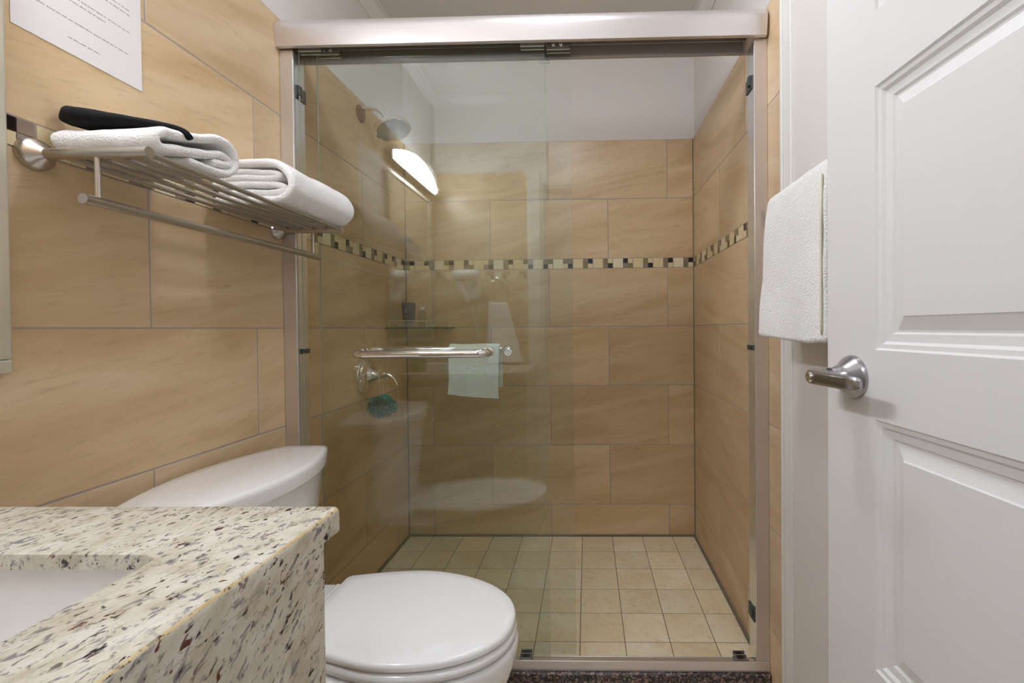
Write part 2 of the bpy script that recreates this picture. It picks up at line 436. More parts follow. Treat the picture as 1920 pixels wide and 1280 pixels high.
mosaic('trim_4', lambda u, z, h: (u, YN-.0012+h, z), XL+.01, 1, DX0-.10, 3)
# shower floor, curb, room floor, ceiling
bm, uvl, tone = wall_bm()
YS0 = 1.412
box(bm, XL, XR, YS0-.02, YB+.01, ZS-.03, ZS-PROUD, 0)
S = .1545
xs = [XL+.008]+[x for x in [XR-.12-S*k for k in range(12)][::-1] if x > XL+.03]+[XR-.008]
ys = [YB-.008-S*k for k in range(7) if YB-S*k > YS0+.01]+[YS0]
for a, b in zip(xs, xs[1:]):
    for y1, y0 in zip(ys, ys[1:]):
        one_tile(bm, lambda u, v, h: (u, v, ZS-PROUD+h), a, b, y0, y1, uvl, tone, .0013)
struct('floor_shower', bm, [M['floorgrout'], M['floortile']])
bm = bmesh.new()
cw = .0085
box(bm, XL, XR, YB-cw, YB, ZS, ZS+cw*.9); box(bm, XR-cw, XR, YS0, YB-cw, ZS, ZS+cw*.9); box(bm, XL, XL+cw, YS0, YB-cw, ZS, ZS+cw*.9)
box(bm, XR-.004, XR, YB-.004, YB, ZS, ZT); box(bm, XL, XL+.004, YB-.004, YB, ZS, ZT)
struct('trim_5', bm, M['caulk'])
bm, uvl, tone = wall_bm()
box(bm, XL, XR+PB, -.10, YS0-.02, ZFL-.03, ZFL-PROUD, 0)
for i in range(-2, 4):
    for j in range(0, 5):
        a, b, y0, y1 = XL+.31*(i+2), XL+.31*(i+3), -.08+.31*j, -.08+.31*(j+1)
        a, b, y1 = max(a, XL), min(b, XR+PB), min(y1, 1.37)
        if b-a > .01 and y1-y0 > .01: one_tile(bm, lambda u, v, h: (u, v, ZFL-PROUD+h), a, b, y0, y1, uvl, tone)
struct('floor', bm, [M['grout'], M['roomtile']])
struct('ceiling', boxbm(XL-.12, XR+.12, -.12, YB+.12, ZC, ZC+.05), M['ceilpaint'])
# crown moulding
bm = bmesh.new()
prof = [(0, .046), (.006, .046), (.008, .038), (.018, .030), (.030, .018), (.036, .010), (.045, .008), (.050, .008), (.050, 0), (0, 0)]
def crown(tf, u0, u1):
    A = [bm.verts.new(tf(u0, o_, d)) for o_, d in prof]; B = [bm.verts.new(tf(u1, o_, d)) for o_, d in prof]
    n = len(prof)
    for k in range(n): bm.faces.new((A[k], A[(k+1) % n], B[(k+1) % n], B[k]))
    bm.faces.new(A); bm.faces.new(B)
crown(lambda u, o_, d: (XL-PB+o_*1.15, u, ZC-d), YN-PB, YB+PB)
crown(lambda u, o_, d: (XR+PB-o_*1.3, u, ZC-d), YN-PB, YB+PB)
crown(lambda u, o_, d: (u, YB+PB-o_, ZC-d), XL, XR)
crown(lambda u, o_, d: (u, YN-PB+o_, ZC-d), XL, XR)
struct('trim_6', bm, M['trim'])
# white edge trim where the tile stops on the right wall
bm = bmesh.new()
box(bm, XR-.008, XR+PB, YR-.014, YR-.001, ZFL, ZC-.05); box(bm, XR-.004, XR+PB, YR-.060, YR-.014, ZFL, ZC-.05)
struct('trim_7', bm, M['trim'], bevel=.003)
# painted lining panel on the right wall beyond the tile (flush with the tile face)
struct('trim_8', boxbm(XR+.002, XR+PB+.002, YN, YR-.060, ZFL, ZC-.05), M['paint'])
# door casing around the doorway (room side) and lining
bm = bmesh.new()
def casing_v(x0, x1, z0, z1):
    box(bm, x0, x1, YN-PB, YN+.012, z0, z1); box(bm, x0+.012, x1-.018, YN+.012, YN+.018, z0, z1)
casing_v(DX0-.10, DX0, ZFL, DZ+.075); 
box(bm, DX0, DX1+.05, YN-PB, YN+.012, DZ, DZ+.075); box(bm, DX0, DX1+.05, YN+.012, YN+.018, DZ+.015, DZ+.06)
box(bm, DX1, DX1+.05, YN-PB, YN+.006, ZFL, DZ)
box(bm, DX0, DX0+.014, -.10, YN-PB, ZFL, DZ); box(bm, DX1-.008, DX1, -.10, YN-PB, ZFL, DZ); box(bm, DX0, DX1, -.10, YN-PB, DZ-.014, DZ)
box(bm, DX0-.08, DX0+.005, -.115, -.10, ZFL, DZ+.07); box(bm, DX1-.005, DX1+.08, -.115, -.10, ZFL, DZ+.07); box(bm, DX0-.08, DX1+.08, -.115, -.10, DZ, DZ+.07)
struct('trim_9', bm, M['trim'], bevel=.003)
# hallway beyond the doorway
struct('floor_hall', boxbm(-1.3, 1.3, -1.45, -.10, ZFL-.03, ZFL), M['hallfloor'])
struct('wall_hall_far', boxbm(-1.3, 1.3, -1.55, -1.45, ZFL, ZC+.02), M['paint'])
struct('wall_hall_left', boxbm(-1.4, -1.3, -1.45, -.10, ZFL, ZC+.02), M['paint'])
struct('wall_hall_right', boxbm(1.3, 1.4, -1.45, -.10, ZFL, ZC+.02), M['paint'])
struct('ceiling_hall', boxbm(-1.3, 1.3, -1.45, -.12, ZC, ZC+.05), M['ceilpaint'])

# ------------------------------------------------------------------ lamps
ch = thing('ceiling_light', 'round frosted ceiling light on the ceiling in front of the shower', 'light')
bm = bmesh.new(); lathe(bm, (-.12, .97, ZC), (0, 0, -1), [(0, .115), (.018, .115), (.022, .108), (.022, .0)], 40)
obj('base_ring', bm, M['bright_alu'], ch, smooth=True, auto=30)
bm = bmesh.new(); lathe(bm, (-.12, .97, ZC-.022), (0, 0, -1), [(0, .1), (.014, .095), (.028, .075), (.036, .04), (.038, 0)], 40)
obj('lens', bm, M['ceil_glow'], ch, smooth=True)
ch = thing('ceiling_light', 'added unseen fill light on the hallway ceiling outside the doorway', 'light')  # unseen lamp added in the hall to brighten the bathroom through the doorway
bm = bmesh.new(); lathe(bm, (.1, -.85, ZC), (0, 0, -1), [(0, .175), (.02, .175), (.02, 0)], 40)
obj('base_ring', bm, M['bright_alu'], ch, smooth=True, auto=30)
bm = bmesh.new(); lathe(bm, (.1, -.85, ZC-.02), (0, 0, -1), [(0, .165), (.03, .15), (.055, .1), (.065, 0)], 40)
obj('lens', bm, M['hall_fill_glow'], ch, smooth=True)
# vanity light: bowed half-moon glass above the mirror
vl = thing('vanity_light', 'lit bowed half-moon glass vanity light above the wall mirror', 'light')
y0, y1 = .155, .685; ym, hy = (y0+y1)/2, (y1-y0)/2
bm = bmesh.new(); n = 28; front = []; back = []
for i in range(n+1):
    t = -1+2*i/n; y = ym+hy*t
    top = .842+.060*max(0, math.cos(t*PI/2))**.8
    bul = XL+.058+.034*math.cos(t*PI/2)
    ring = []
    m_ = 8
    for k in range(m_+1):
        s = k/m_; z = .802+(top-.802)*s
        ring.append((bul-.02*(2*s-1)**2, y, z))
    front.append(ring)
V = [[bm.verts.new(p) for p in r] for r in front]; W = [[bm.verts.new((p[0]-.006, p[1], p[2])) for p in r] for r in front]
for i in range(n):
    for k in range(8):
        bm.faces.new((V[i][k], V[i+1][k], V[i+1][k+1], V[i][k+1])); bm.faces.new((W[i][k], W[i][k+1], W[i+1][k+1], W[i+1][k]))
    for k in (0, 8): bm.faces.new((V[i][k], W[i][k], W[i+1][k], V[i+1][k]))
for i in (0, n):
    for k in range(8): bm.faces.new((V[i][k], V[i][k+1], W[i][k+1], W[i][k]))
obj('glass_shade', bm, M['vanity_glow'], vl, smooth=True, auto=50)
bm = bmesh.new(); ol = [(ym+hy*1.03*t, (.846+.064*max(0, math.cos(t*PI/2))**.8)) for t in [-1+2*i/24 for i in range(25)]]+[(ym+hy*1.03, .798), (ym-hy*1.03, .798)]
loft(bm, [[(XL+dx, y_, z_) for y_, z_ in ol] for dx in (.0005, .040)])
obj('backplate', bm, M['plate'], vl)
bm = bmesh.new(); tube(bm, [(XL+.068+.036*math.cos((-.8+1.6*i/24)*PI/2), ym+hy*(-.8+1.6*i/24),   .826+.052*math.cos((-.8+1.6*i/24)*PI/2)) for i in range(25)], .0016, 8)
obj('trim_wire', bm, M['dark_alu'], vl, smooth=True)
for s in (-1, 1):
    bm = bmesh.new(); lathe(bm, (XL+.02, ym+s*.24, .826), (1, 0, 0), [(0, .006), (.055, .006), (.058, .009), (.062, .006), (.062, 0)], 16)
    obj('finial', bm, M['chrome'], vl, smooth=True, auto=30)

# ------------------------------------------------------------------ shower enclosure
fr = thing('shower_enclosure_frame', 'satin aluminium frame of the sliding shower doors across the alcove', 'shower frame')
bm = bmesh.new()
def extr_x(prof, x0, x1, bm=bm):
    A = [bm.verts.new((x0, y, z)) for y, z in prof]; B = [bm.verts.new((x1, y, z)) for y, z in prof]; n = len(prof)
    for k in range(n): bm.faces.new((A[k], A[(k+1) % n], B[(k+1) % n], B[k]))
    bm.faces.new(A); bm.faces.new(B)
hp = [(1.349, .864)]
for i in range(13):
    t = i/12; hp.append((1.343+.0*t-.008*math.sin(t*PI*.5)+.03*max(0, t-.62)**2*4, .866+.082*t))
hp += [(1.372, .9505), (1.432, .9505), (1.432, .858), (1.428, .858), (1.428, .946), (1.354, .944), (1.353, .864)]
extr_x(hp, XL+.0005, .5415)
obj('header', bm, M['satin'], fr, smooth=True, auto=28)
bm = bmesh.new(); extr_x([(1.426, .858), (1.4285, .858), (1.4285, .9), (1.426, .9)], XL+.05, .50, bm)
box(bm, XL+.05, .5, 1.400, 1.404, .885, .9); box(bm, XL+.05, .5, 1.374, 1.378, .885, .9)
obj('inner_rail', bm, M['dark_alu'], fr)
for side in (0, 1):
    bm = bmesh.new()
    if side == 0: x0, x1, xi = XL+.0005, XL+.0415, XL+.036
    else: x0, x1, xi = XR-.0005, XR-.0405, XR-.036
    lo, hi = min(x0, x1), max(x0, x1)
    box(bm, lo, hi, 1.360, 1.3635, -1.024, .8645)
    obj('jamb', bm, M['satin'], fr, bevel=.0012)
    bm = bmesh.new()
    a, b = sorted((xi, x1)); box(bm, a, b, 1.3635, 1.418, -1.024, .862)
    a, b = sorted((x0, xi)); box(bm, a, b, 1.412, 1.418, -1.024, .862)
    obj('jamb_channel', bm, M['bright_alu'], fr, bevel=.0015)
    xb = x1 if side == 0 else x1
    sgn = 1 if side == 0 else -1
    for z, h in ((.745, .04), (-.065, .016), (-.892, .04)):
        bm = bmesh.new(); a, b = sorted((xb-sgn*.002, xb+sgn*.004)); box(bm, a, b, 1.372, 1.420, z-h/2, z+h/2)
        a, b = sorted((xb, xb+sgn*.010)); box(bm, a, b, 1.376, 1.392, z-h*.25, z+h*.5)
        obj('bumper', bm, M['rubber'], fr, bevel=.0015)
bm = bmesh.new()
box(bm, XL+.0005, XR-.0005, 1.356, 1.360, -1.055, -1.0235); box(bm, XL+.0005, XR-.0005, 1.360, 1.406, -1.055, -1.0455)
box(bm, XL+.0005, XR-.0005, 1.403, 1.406, -1.0455, -1.0435)
obj('bottom_track', bm, M['satin'], fr, bevel=.001)
bm = bmesh.new(); box(bm, XL+.04, XR-.04, 1.361, 1.3635, -1.0455, -1.025); box(bm, XL+.04, XR-.04, 1.3635, 1.402, -1.0455, -1.0445)
obj('track_liner', bm, M['bright_alu'], fr)
for x0, x1 in ((.449, .490), (-.222, -.182)):
    bm = bmesh.new(); box(bm, x0, x1, 1.366, 1.4035, -1.0443, -1.039)
    for yy in (1.3665, 1.3875, 1.4045): box(bm, x0+.002, x1-.002, yy, yy+.0035, -1.039, -1.024)
    for xx in (x0+.004, x1-.010): box(bm, xx, xx+.006, 1.367, 1.407, -1.039, -1.031)
    obj('door_guide', bm, M['satin_chrome'], fr, bevel=.001)
curb = boxbm(XL+.0005, XR-.0005, 1.345, 1.409, -1.086, -1.0555)
struct('trim_10', curb, M['curbgranite'], bevel=.004)
struct('trim_11', boxbm(XL+.0005, XR-.0005, 1.372, YS0-.0205, ZFL-.001, -1.0865), M['roomtile'])

def panel(label, yf, x0, x1, ztop):
    t = thing('sliding_glass_panel', label, 'glass door', group='sliding glass panels of the shower')
    gp = boxbm(x0, x1, yf, yf+.006, -1.030, ztop)
    for f in gp.faces:
        c_ = f.calc_center_median()
        if abs(c_.x-x0) < 1e-4 or abs(c_.x-x1) < 1e-4: f.material_index = 1
    obj('glass_pane', gp, [M['glass'], M['glassedge']], t)
    for bx in ((x0+.002, x0+.075), (x1-.075, x1-.002)):
        bm = bmesh.new()
        box(bm, bx[0], bx[1], yf-.006, yf-.0005, .866, .874); box(bm, bx[0], bx[1], yf+.0065, yf+.010, .862, .90); box(bm, bx[0], bx[1], yf-.004, yf-.0005, .874, .90)
        h = obj('hanger', bm, M['bright_alu'], t, bevel=.0008)
        bm = bmesh.new()
        for q in (.3, .62):
            xx = bx[0]+(bx[1]-bx[0])*q; lathe(bm, (xx, yf-.004, .881), (0, -1, 0), [(0, .0055), (.004, .0055), (.006, .003), (.006, 0)], 16)
        obj('screw', bm, M['chrome'], h, smooth=True, auto=30)
    return t
po = panel('clear sliding glass shower panel nearest the toilet, carrying the outer chrome towel bar', 1.377, -.892, -.1228, .90)
pi_ = panel('inner clear sliding glass shower panel with the washcloth bar, right edge further right', 1.396, -.846, -.0444, .90)
# bars
def barpath(xa, xb, ybar, yg, z, r=.030):
    s = 1 if ybar < yg else -1   # bar on the near side or far side of the glass
    pts = [(xa+.0, yg, z), (xa, ybar+s*r, z)]
    pts += [(xa+r-r*math.cos(a), ybar+s*(r-r*math.sin(a)), z) for a in [PI/2*i/8 for i in range(1, 9)]]
    pts += [(xb-r+r*math.sin(a), ybar+s*(r-r*math.cos(a)), z) for a in [PI/2*i/8 for i in range(0, 9)]]
    pts += [(xb, yg, z)]
    return pts
bm = bmesh.new(); tube(bm, barpath(-.707, -.306, 1.326, 1.3768, -.0735, .034), .0128, 24)
bar = obj('towel_bar', bm, M['chrome'], po, smooth=True, auto=60)
for x in (-.707, -.306):
    bm = bmesh.new(); lathe(bm, (x, 1.3765, -.0735), (0, -1, 0), [(0, .0155), (.004, .0155), (.006, .0135), (.006, 0)], 24)
    obj('mount', bm, M['chrome'], bar, smooth=True, auto=30)
bm = bmesh.new(); tube(bm, barpath(-.703, -.250, 1.455, 1.4025, -.0668, .034), .0112, 24)
bar2 = obj('towel_bar', bm, M['chrome'], pi_, smooth=True, auto=60)
for x in (-.703, -.250):
    bm = bmesh.new(); lathe(bm, (x, 1.3955, -.0740 if x > -.5 else -.0700), (0, -1, 0), [(0, .0135), (.003, .0135), (.005, .011), (.005, .0065), (.0035, .005), (.0035, 0)], 24)
    obj('bolt_cap', bm, M['chrome'], bar2, smooth=True, auto=30)
# etched safety marks in the top corner of each pane
def etched(x, z, y, par):
    bm = bmesh.new()
    for k, (a, b, dz, h) in enumerate(((0, .016, 0, .0028), (.0225, .034, 0, .0045), (.001, .010, -.009, .0012), (.012, .020, -.009, .0012), (.022, .034, -.0085, .0014))):
        if k < 2:
            m_ = 5 if k == 0 else 3
            for i in range(m_):
                xa = x+a+(b-a)*i/m_; box(bm, xa, xa+(b-a)/m_*.6, y-.0004, y+.0002, z+dz-h/2, z+dz+h/2)
        else: box(bm, x+a, x+b, y-.0004, y+.0002, z+dz-h/2, z+dz+h/2)
    obj('etched_mark', bm, M['etch'], par)
etched(-.2124, .841, 1.377, po); etched(-.1436, .836, 1.396, pi_)

# ------------------------------------------------------------------ fabric ribbons
def ribbon(path, th, tf, w0, w1, nw=14, cap=8, wob=None, endr=1.0):
    """closed ribbon section along a 2-D path, extruded between w0 and w1; tf(a, b, w) -> point"""
    P = [Vector((p[0], p[1])) for p in path]; L, R = [], []
    for i, p in enumerate(P):
        t = (P[min(i+1, len(P)-1)]-P[max(i-1, 0)]).normalized(); nrm = Vector((-t.y, t.x))
        L.append((p, nrm)); 
    t0 = (P[1]-P[0]).normalized(); t1 = (P[-1]-P[-2]).normalized()
    def ring(h):
        out = [p+nn*h for p, nn in L]
        n1 = Vector((-t1.y, t1.x)); out += [P[-1]+n1*h*math.cos(a)+t1*h*math.sin(a) for a in [PI*i/cap for i in range(1, cap)]]
        out += [p-nn*h for p, nn in reversed(L)]
        n0 = Vector((-t0.y, t0.x)); out += [P[0]-n0*h*math.cos(a)-t0*h*math.sin(a) for a in [PI*i/cap for i in range(1, cap)]]
        return out
    bm = bmesh.new(); loops = []; h = th/2; e = h*endr
    ws = [(w0+e*(1-math.cos(a)), math.sin(a)) for a in [PI/2*k/5 for k in range(0, 6)]]
    ws += [(w0+e+(w1-w0-2*e)*k/nw, 1) for k in range(1, nw)]
    ws += [(w1-e*(1-math.cos(a)), math.sin(a)) for a in [PI/2*k/5 for k in range(5, -1, -1)]]
    for wv, s in ws:
        loop = []
        for q in ring(h*max(s, .06)):
            v = Vector(tf(q.x, q.y, wv))
            if wob: v += noise.noise_vector(v*wob[0])*wob[1] + noise.noise_vector(v*wob[0]*4.3)*wob[1]*.3
            loop.append(v)
        loops.append(loop)
    loft(bm, loops); return bm

# towel rack -------------------------------------------------------
YK0, YK1, ZK = .7416, 1.3346, .3045
rk = thing('towel_rack', 'brushed nickel hotel towel shelf with lower bar on the left wall', 'towel rack')
for y in (YK0, YK1):
    bm = bmesh.new(); lathe(bm, (XL+.0005, y, ZK), (1, 0, 0), [(0, .0275), (.004, .0275), (.012, .024), (.022, .0115), (.026, .0095), (.026, 0)], 32)
    fl = obj('wall_flange', bm, M['nickel'], rk, smooth=True, auto=40)
    bm = bmesh.new(); tube(bm, [(XL+.02, y, ZK), (-.738, y, ZK)], .0092, 20); obj('arm', bm, M['nickel'], rk, smooth=True, auto=40)
    bm = bmesh.new(); tube(bm, [(-.829, y, ZK-.004), (-.829, y, .222)], .0045, 14); obj('drop_post', bm, M['nickel'], rk, smooth=True, auto=40)
for k in range(5):
    x = -.748-.0385*k
    bm = bmesh.new(); tube(bm, [(x, YK0+.003, ZK+.001), (x, YK1-.003, ZK+.001)], .0052, 14); obj('shelf_rod', bm, M['nickel'], rk, smooth=True, auto=40)
bm = bmesh.new(); tube(bm, [(-.829, YK0-.024, .2215), (-.829, YK1+.030, .2265)], .0085, 20); obj('lower_bar', bm, M['nickel'], rk, smooth=True, auto=40)

ZR = ZK+.0090
TH = .017
def zc(k): return ZR+TH*.52+k*TH*1.02
# second towel: folded bundle, fold facing the room
def bundle(path, y0, y1, wob, nw=14, th=TH):
    return ribbon(path, th, lambda a, b, w_: (a, w_, b), y0, y1, nw, wob=wob)
p2 = spline([(-.905, zc(0)), (-.86, zc(0)-.0005), (-.80, zc(0)), (-.752, zc(0)+.002), (-.7265, zc(1)+.002), (-.7195, zc(2.2)), (-.727, zc(3.6)), (-.752, zc(4.9)), (-.80, zc(5.25)), (-.86, zc(5.35)), (-.905, zc(5.2))], 6)
bmA = ribbon(p2, .0185, lambda a, b, w_: (a, w_, b), 1.072, 1.357, 16, wob=(14, .0035))
t2 = tag(obj('bath_towel', bmA, M['towel'], smooth=True), 'thick folded white towel on the far end of the rack, touching the shower frame', 'towel', group='folded white towels on the towel rack')
p3 = spline([(-.915, zc(2.35)+.001), (-.86, zc(2.3)), (-.80, zc(2.3)), (-.764, zc(2.2)), (-.7445, zc(1.8)), (-.748, zc(1.28)), (-.775, zc(1.12)), (-.82, zc(1.1)), (-.90, zc(1.15))], 6)
o_ = obj('inner_fold', ribbon(p3, .016, lambda a, b, w_: (a, w_, b), 1.080, 1.352, 14, wob=(16, .003)), M['towel'], t2, smooth=True)
p4 = spline([(-.912, zc(4.1)), (-.86, zc(4.12)), (-.80, zc(4.05)), (-.768, zc(3.95)), (-.755, zc(3.55)), (-.776, zc(3.25)), (-.82, zc(3.25)), (-.90, zc(3.3))], 6)
o_ = obj('inner_fold', ribbon(p4, .015, lambda a, b, w_: (a, w_, b), 1.082, 1.350, 14, wob=(16, .003)), M['towel'], t2, smooth=True)
# first towel: folded edge towards the room door, rolled end away from it
pa = [(.835, .0095), (.90, .0095), (.932, .026), (.941, .050), (.927, .073), (.892, .0765), (.85, .062), (.805, .0455), (.777, .0395), (.761, .0262), (.774, .0115), (.815, .0225), (.865, .036), (.900, .047), (.919, .043), (.916, .031), (.888, .0265)]
pa = [(a, ZR+b) for a, b in pa]
t1 = tag(obj('bath_towel', ribbon(spline(pa, 6), .0170, lambda a, b, w_: (w_, a, b), -.930, -.743, 22, wob=(14, .0035), endr=1.1), M['towel'], smooth=True), 'folded white towel on the near end of the rack, under the black cloth', 'towel', group='folded white towels on the towel rack')
# black cloth lying over the first towel
bm = bmesh.new(); loops = []
cl = [((-.930, .776, .386), .006, .012), ((-.918, .779, .3835), .020, .0165), ((-.895, .783, .3795), .028, .0175), ((-.868, .787, .3765), .030, .0165), ((-.84, .792, .3745), .030, .0135), ((-.81, .800, .3735), .027, .0110), ((-.785, .808, .3735), .021, .0095), ((-.764, .814, .3725), .015, .0080), ((-.748, .819, .3680), .011, .0070), ((-.741, .822, .3590), .008, .0060)]
cp = spline([(c_[0][0], c_[0][1], c_[0][2]+.003) for c_ in cl], 4)
for i, p in enumerate(cp):
    k = min(len(cl)-1, i/4); k0 = int(k); k1 = min(k0+1, len(cl)-1); f_ = k-k0
    hw = cl[k0][1]*(1-f_)+cl[k1][1]*f_; hh = cl[k0][2]*(1-f_)+cl[k1][2]*f_
    t = (cp[min(i+1, len(cp)-1)]-cp[max(i-1, 0)]).normalized(); sd = Vector((t.y, -t.x, 0)).normalized(); up = sd.cross(t).normalized(); up = up if up.z > 0 else -up
    loops.append([p+sd*hw*math.cos(a)+up*hh*math.copysign(abs(math.sin(a))**.8, math.sin(a))+noise.noise_vector(p*30+Vector((math.cos(a), math.sin(a), 0)))*.0012 for a in [2*PI*j/20 for j in range(20)]])
loft(bm, loops)
tag(obj('folded_cloth', bm, M['black'], smooth=True), 'black folded cloth strap lying on the near white towel', 'cloth')

# paper notice -------------------------------------------------------
nt_ = thing('paper_notice', 'white printed paper notice stuck on the left wall above the towel rack', 'notice')
py, pz = .7146, .5104
obj('sheet', boxbm(XL+.0006, XL+.0012, py, py+.2159, pz, pz+.279), M['paper'], nt_)
bm = bmesh.new(); lines = [(.0286, .082, .1362), (.0612, .0349, .187), (.0978, .020, .1472), (.1075, .022, .1955), (.1427, .020, .193), (.1523, .022, .1921), (.168, .02, .16), (.178, .02, .19), (.196, .02, .194), (.206, .02, .18), (.222, .02, .12), (.238, .05, .17)]
rr = random.Random(3)
for z, a, b in lines:
    y = a
    while y < b-.002:
        wd = min(rr.uniform(.004, .016), b-y); yy = y
        while yy < y+wd-.0012:      # letters of a word, too small to read
            hgt = rr.choice((.0017, .0017, .0024)); box(bm, XL+.0012, XL+.00135, py+yy, py+yy+.0010, pz+z-.0008, pz+z-.0008+hgt); yy += .0016
        y += wd+.0014
obj('printed_text', bm, M['ink'], nt_)

# mirror -------------------------------------------------------
mr_ = thing('wall_mirror', 'rectangular wall mirror with slim pale frame above the vanity', 'mirror')
my0, my1, mz0, mz1 = .135, .696, -.064, .765
obj('mirror_glass', boxbm(XL+.001, XL+.012, my0+.02, my1-.02, mz0+.02, mz1-.02), M['mirror'], mr_)
bm = bmesh.new(); fw = .022
for a in ((my0, my1, mz0, mz0+fw), (my0, my1, mz1-fw, mz1), (my0, my0+fw, mz0+fw, mz1-fw), (my1-fw, my1, mz0+fw, mz1-fw)):
    box(bm, XL+.0005, XL+.018, a[0], a[1], a[2], a[3]); 
obj('frame', bm, M['mirror_frame'], mr_, bevel=.004)

# vanity counter -------------------------------------------------------
ZV = -.220; VX, VY = -.311, .553
SX0, SX1, SY0, SY1 = -.86, -.4225, .125, .429
va = thing('vanity_counter', 'cream speckled granite vanity counter with matching front panel', 'counter')
def rrect(x0, x1, y0, y1, r, n=6):
    out = []
    for cx_, cy_, a0 in ((x1-r, y1-r, 0), (x0+r, y1-r, PI/2), (x0+r, y0+r, PI), (x1-r, y0+r, 3*PI/2)):
        out += [(cx_+r*math.cos(a0+PI/2*i/n), cy_+r*math.sin(a0+PI/2*i/n)) for i in range(n+1)]
    return out
inner = rrect(SX0, SX1, SY0, SY1, .022, 6)
outer = rrect(XL+.001, VX, YN+.001, VY, .009, 6)
bm = bmesh.new()
er = .0045
def lp(l, z): return [(x, y, z) for x, y in l]
def inset(x0, x1, y0, y1, r, d): return rrect(x0+d, x1-d, y0+d, y1-d, max(r-d, .001), 6)
ob = lambda d, z: lp(inset(XL+.001, VX, YN+.001, VY, .010, d), z)
ib = lambda d, z: lp(rrect(SX0-d, SX1+d, SY0-d, SY1+d, .022+d, 6), z)
TT = ZV-.016
loops = [ib(0, TT), ib(0, ZV-.003), ib(.001, ZV-.001), ib(.003, ZV), ob(er*1.6, ZV), ob(er*.7, ZV-er*.3), ob(er*.2, ZV-er*.8), ob(0, ZV-er*1.6), ob(0, ZV-.0295), ob(.0006, ZV-.030), ob(.040, ZV-.030), ob(.040, TT)]
R = [[bm.verts.new(p) for p in l] for l in loops]; n = len(R[0])
for i in range(len(R)):
    A, B = R[i], R[(i+1) % len(R)]
    for k in range(n):
        f = bm.faces.new((A[k], A[(k+1) % n], B[(k+1) % n], B[k])); f.material_index = 1 if i == 5 else 0
obj('countertop', bm, [M['granite'], M['edge']], va, smooth=True, auto=35)
bm = bmesh.new(); box(bm, VX-.026, VX-.0004, YN+.001, .513, ZFL+.001, ZV-.0301)
obj('front_panel', bm, M['granite'], va, bevel=.0008)
obj('end_panel', boxbm(XL+.001, VX-.0265, .495, .511, ZFL+.001, ZV-.0302), M['granite'], va, bevel=.002)
# sink basin
bm = bmesh.new()
bl = lambda d, z, r=.03: lp(rrect(SX0-d, SX1+d, SY0-d, SY1+d, r, 6), z)
loops = [bl(.030, TT-.0005), bl(.012, TT-.0005), bl(.008, TT-.006), bl(.004, TT-.02), bl(-.006, TT-.05, .04), bl(-.025, TT-.074, .05), bl(-.06, TT-.084, .05), bl(-.13, TT-.088, .02)]
loops2 = [bl(.030, TT-.0105), bl(.016, TT-.012), bl(.012, TT-.04), bl(.004, TT-.06, .04), bl(-.014, TT-.084, .05), bl(-.055, TT-.096, .05), bl(-.13, TT-.100, .02)]
loft(bm, loops[::-1]+loops2, True, True)
si = tag(obj('sink_basin', bm, M['porcelain'], smooth=True, auto=50), 'white rectangular undermount sink set below the granite countertop', 'sink')
bm = bmesh.new(); lathe(bm, ((SX0+SX1)/2-.01, (SY0+SY1)/2, TT-.088), (0, 0, 1), [(0, .022), (.002, .022), (.003, .016), (.001, .012), (.001, 0)], 24)
obj('drain', bm, M['chrome'], si, smooth=True, auto=30)
# faucet
fa = thing('basin_faucet', 'chrome single-lever faucet behind the sink below the mirror', 'faucet')
bm = bmesh.new(); lathe(bm, (-.90, .277, ZV), (0, 0, 1), [(0, .026), (.006, .026), (.010, .021), (.11, .019), (.125, .016), (.13, 0)], 28); obj('body', bm, M['chrome'], fa, smooth=True, auto=40)
bm = bmesh.new(); tube(bm, spline([(-.895, .277, ZV+.075), (-.85, .277, ZV+.095), (-.80, .277, ZV+.09), (-.775, .277, ZV+.068)], 6), .011, 18); obj('spout', bm, M['chrome'], fa, smooth=True, auto=60)
bm = bmesh.new(); tube(bm, [(-.90, .277, ZV+.128), (-.88, .277, ZV+.142), (-.83, .277, ZV+.158)], [.008, .007, .005], 14); obj('lever', bm, M['chrome'], fa, smooth=True, auto=60)
# counter items (seen mirrored in the glass)
def bottle(name, x, y, z, prof, m, label, cat, capm=None, capprof=None, sx=1, sy=1):
    t = thing(name, label, cat)
    bm = bmesh.new(); lathe(bm, (x, y, z), (0, 0, 1), prof, 24, sx=sx, sy=sy); obj('body', bm, m, t, smooth=True, auto=40)
    if capprof: bm = bmesh.new(); lathe(bm, (x, y, z), (0, 0, 1), capprof, 20); obj('cap', bm, capm, t, smooth=True, auto=40)
    return t
bottle('soap_bottle', -.885, .47, ZV, [(0, .0), (0, .03), (.003, .032), (.085, .032), (.1, .022), (.105, .012), (.105, 0)], M['green'], 'green liquid soap bottle on the counter by the mirror, mirrored in the shower glass', 'bottle', M['plastic'], [(.105, 0), (.105, .013), (.125, .012), (.13, .006), (.145, .005), (.145, 0)])
bx_ = thing('tissue_box', 'low white tissue box on the granite counter between sink and green soap bottle', 'box')
obj('carton', boxbm(-.83, -.725, .442, .502, ZV+.0005, ZV+.045), M['plastic'], bx_, bevel=.003)
bm = bmesh.new(); lathe(bm, (-.778, .472, ZV+.045), (0, 0, 1), [(0, .018), (.0006, .018), (.0006, 0)], 24, sx=1.6, sy=.7); obj('opening', bm, M['paint'], bx_)

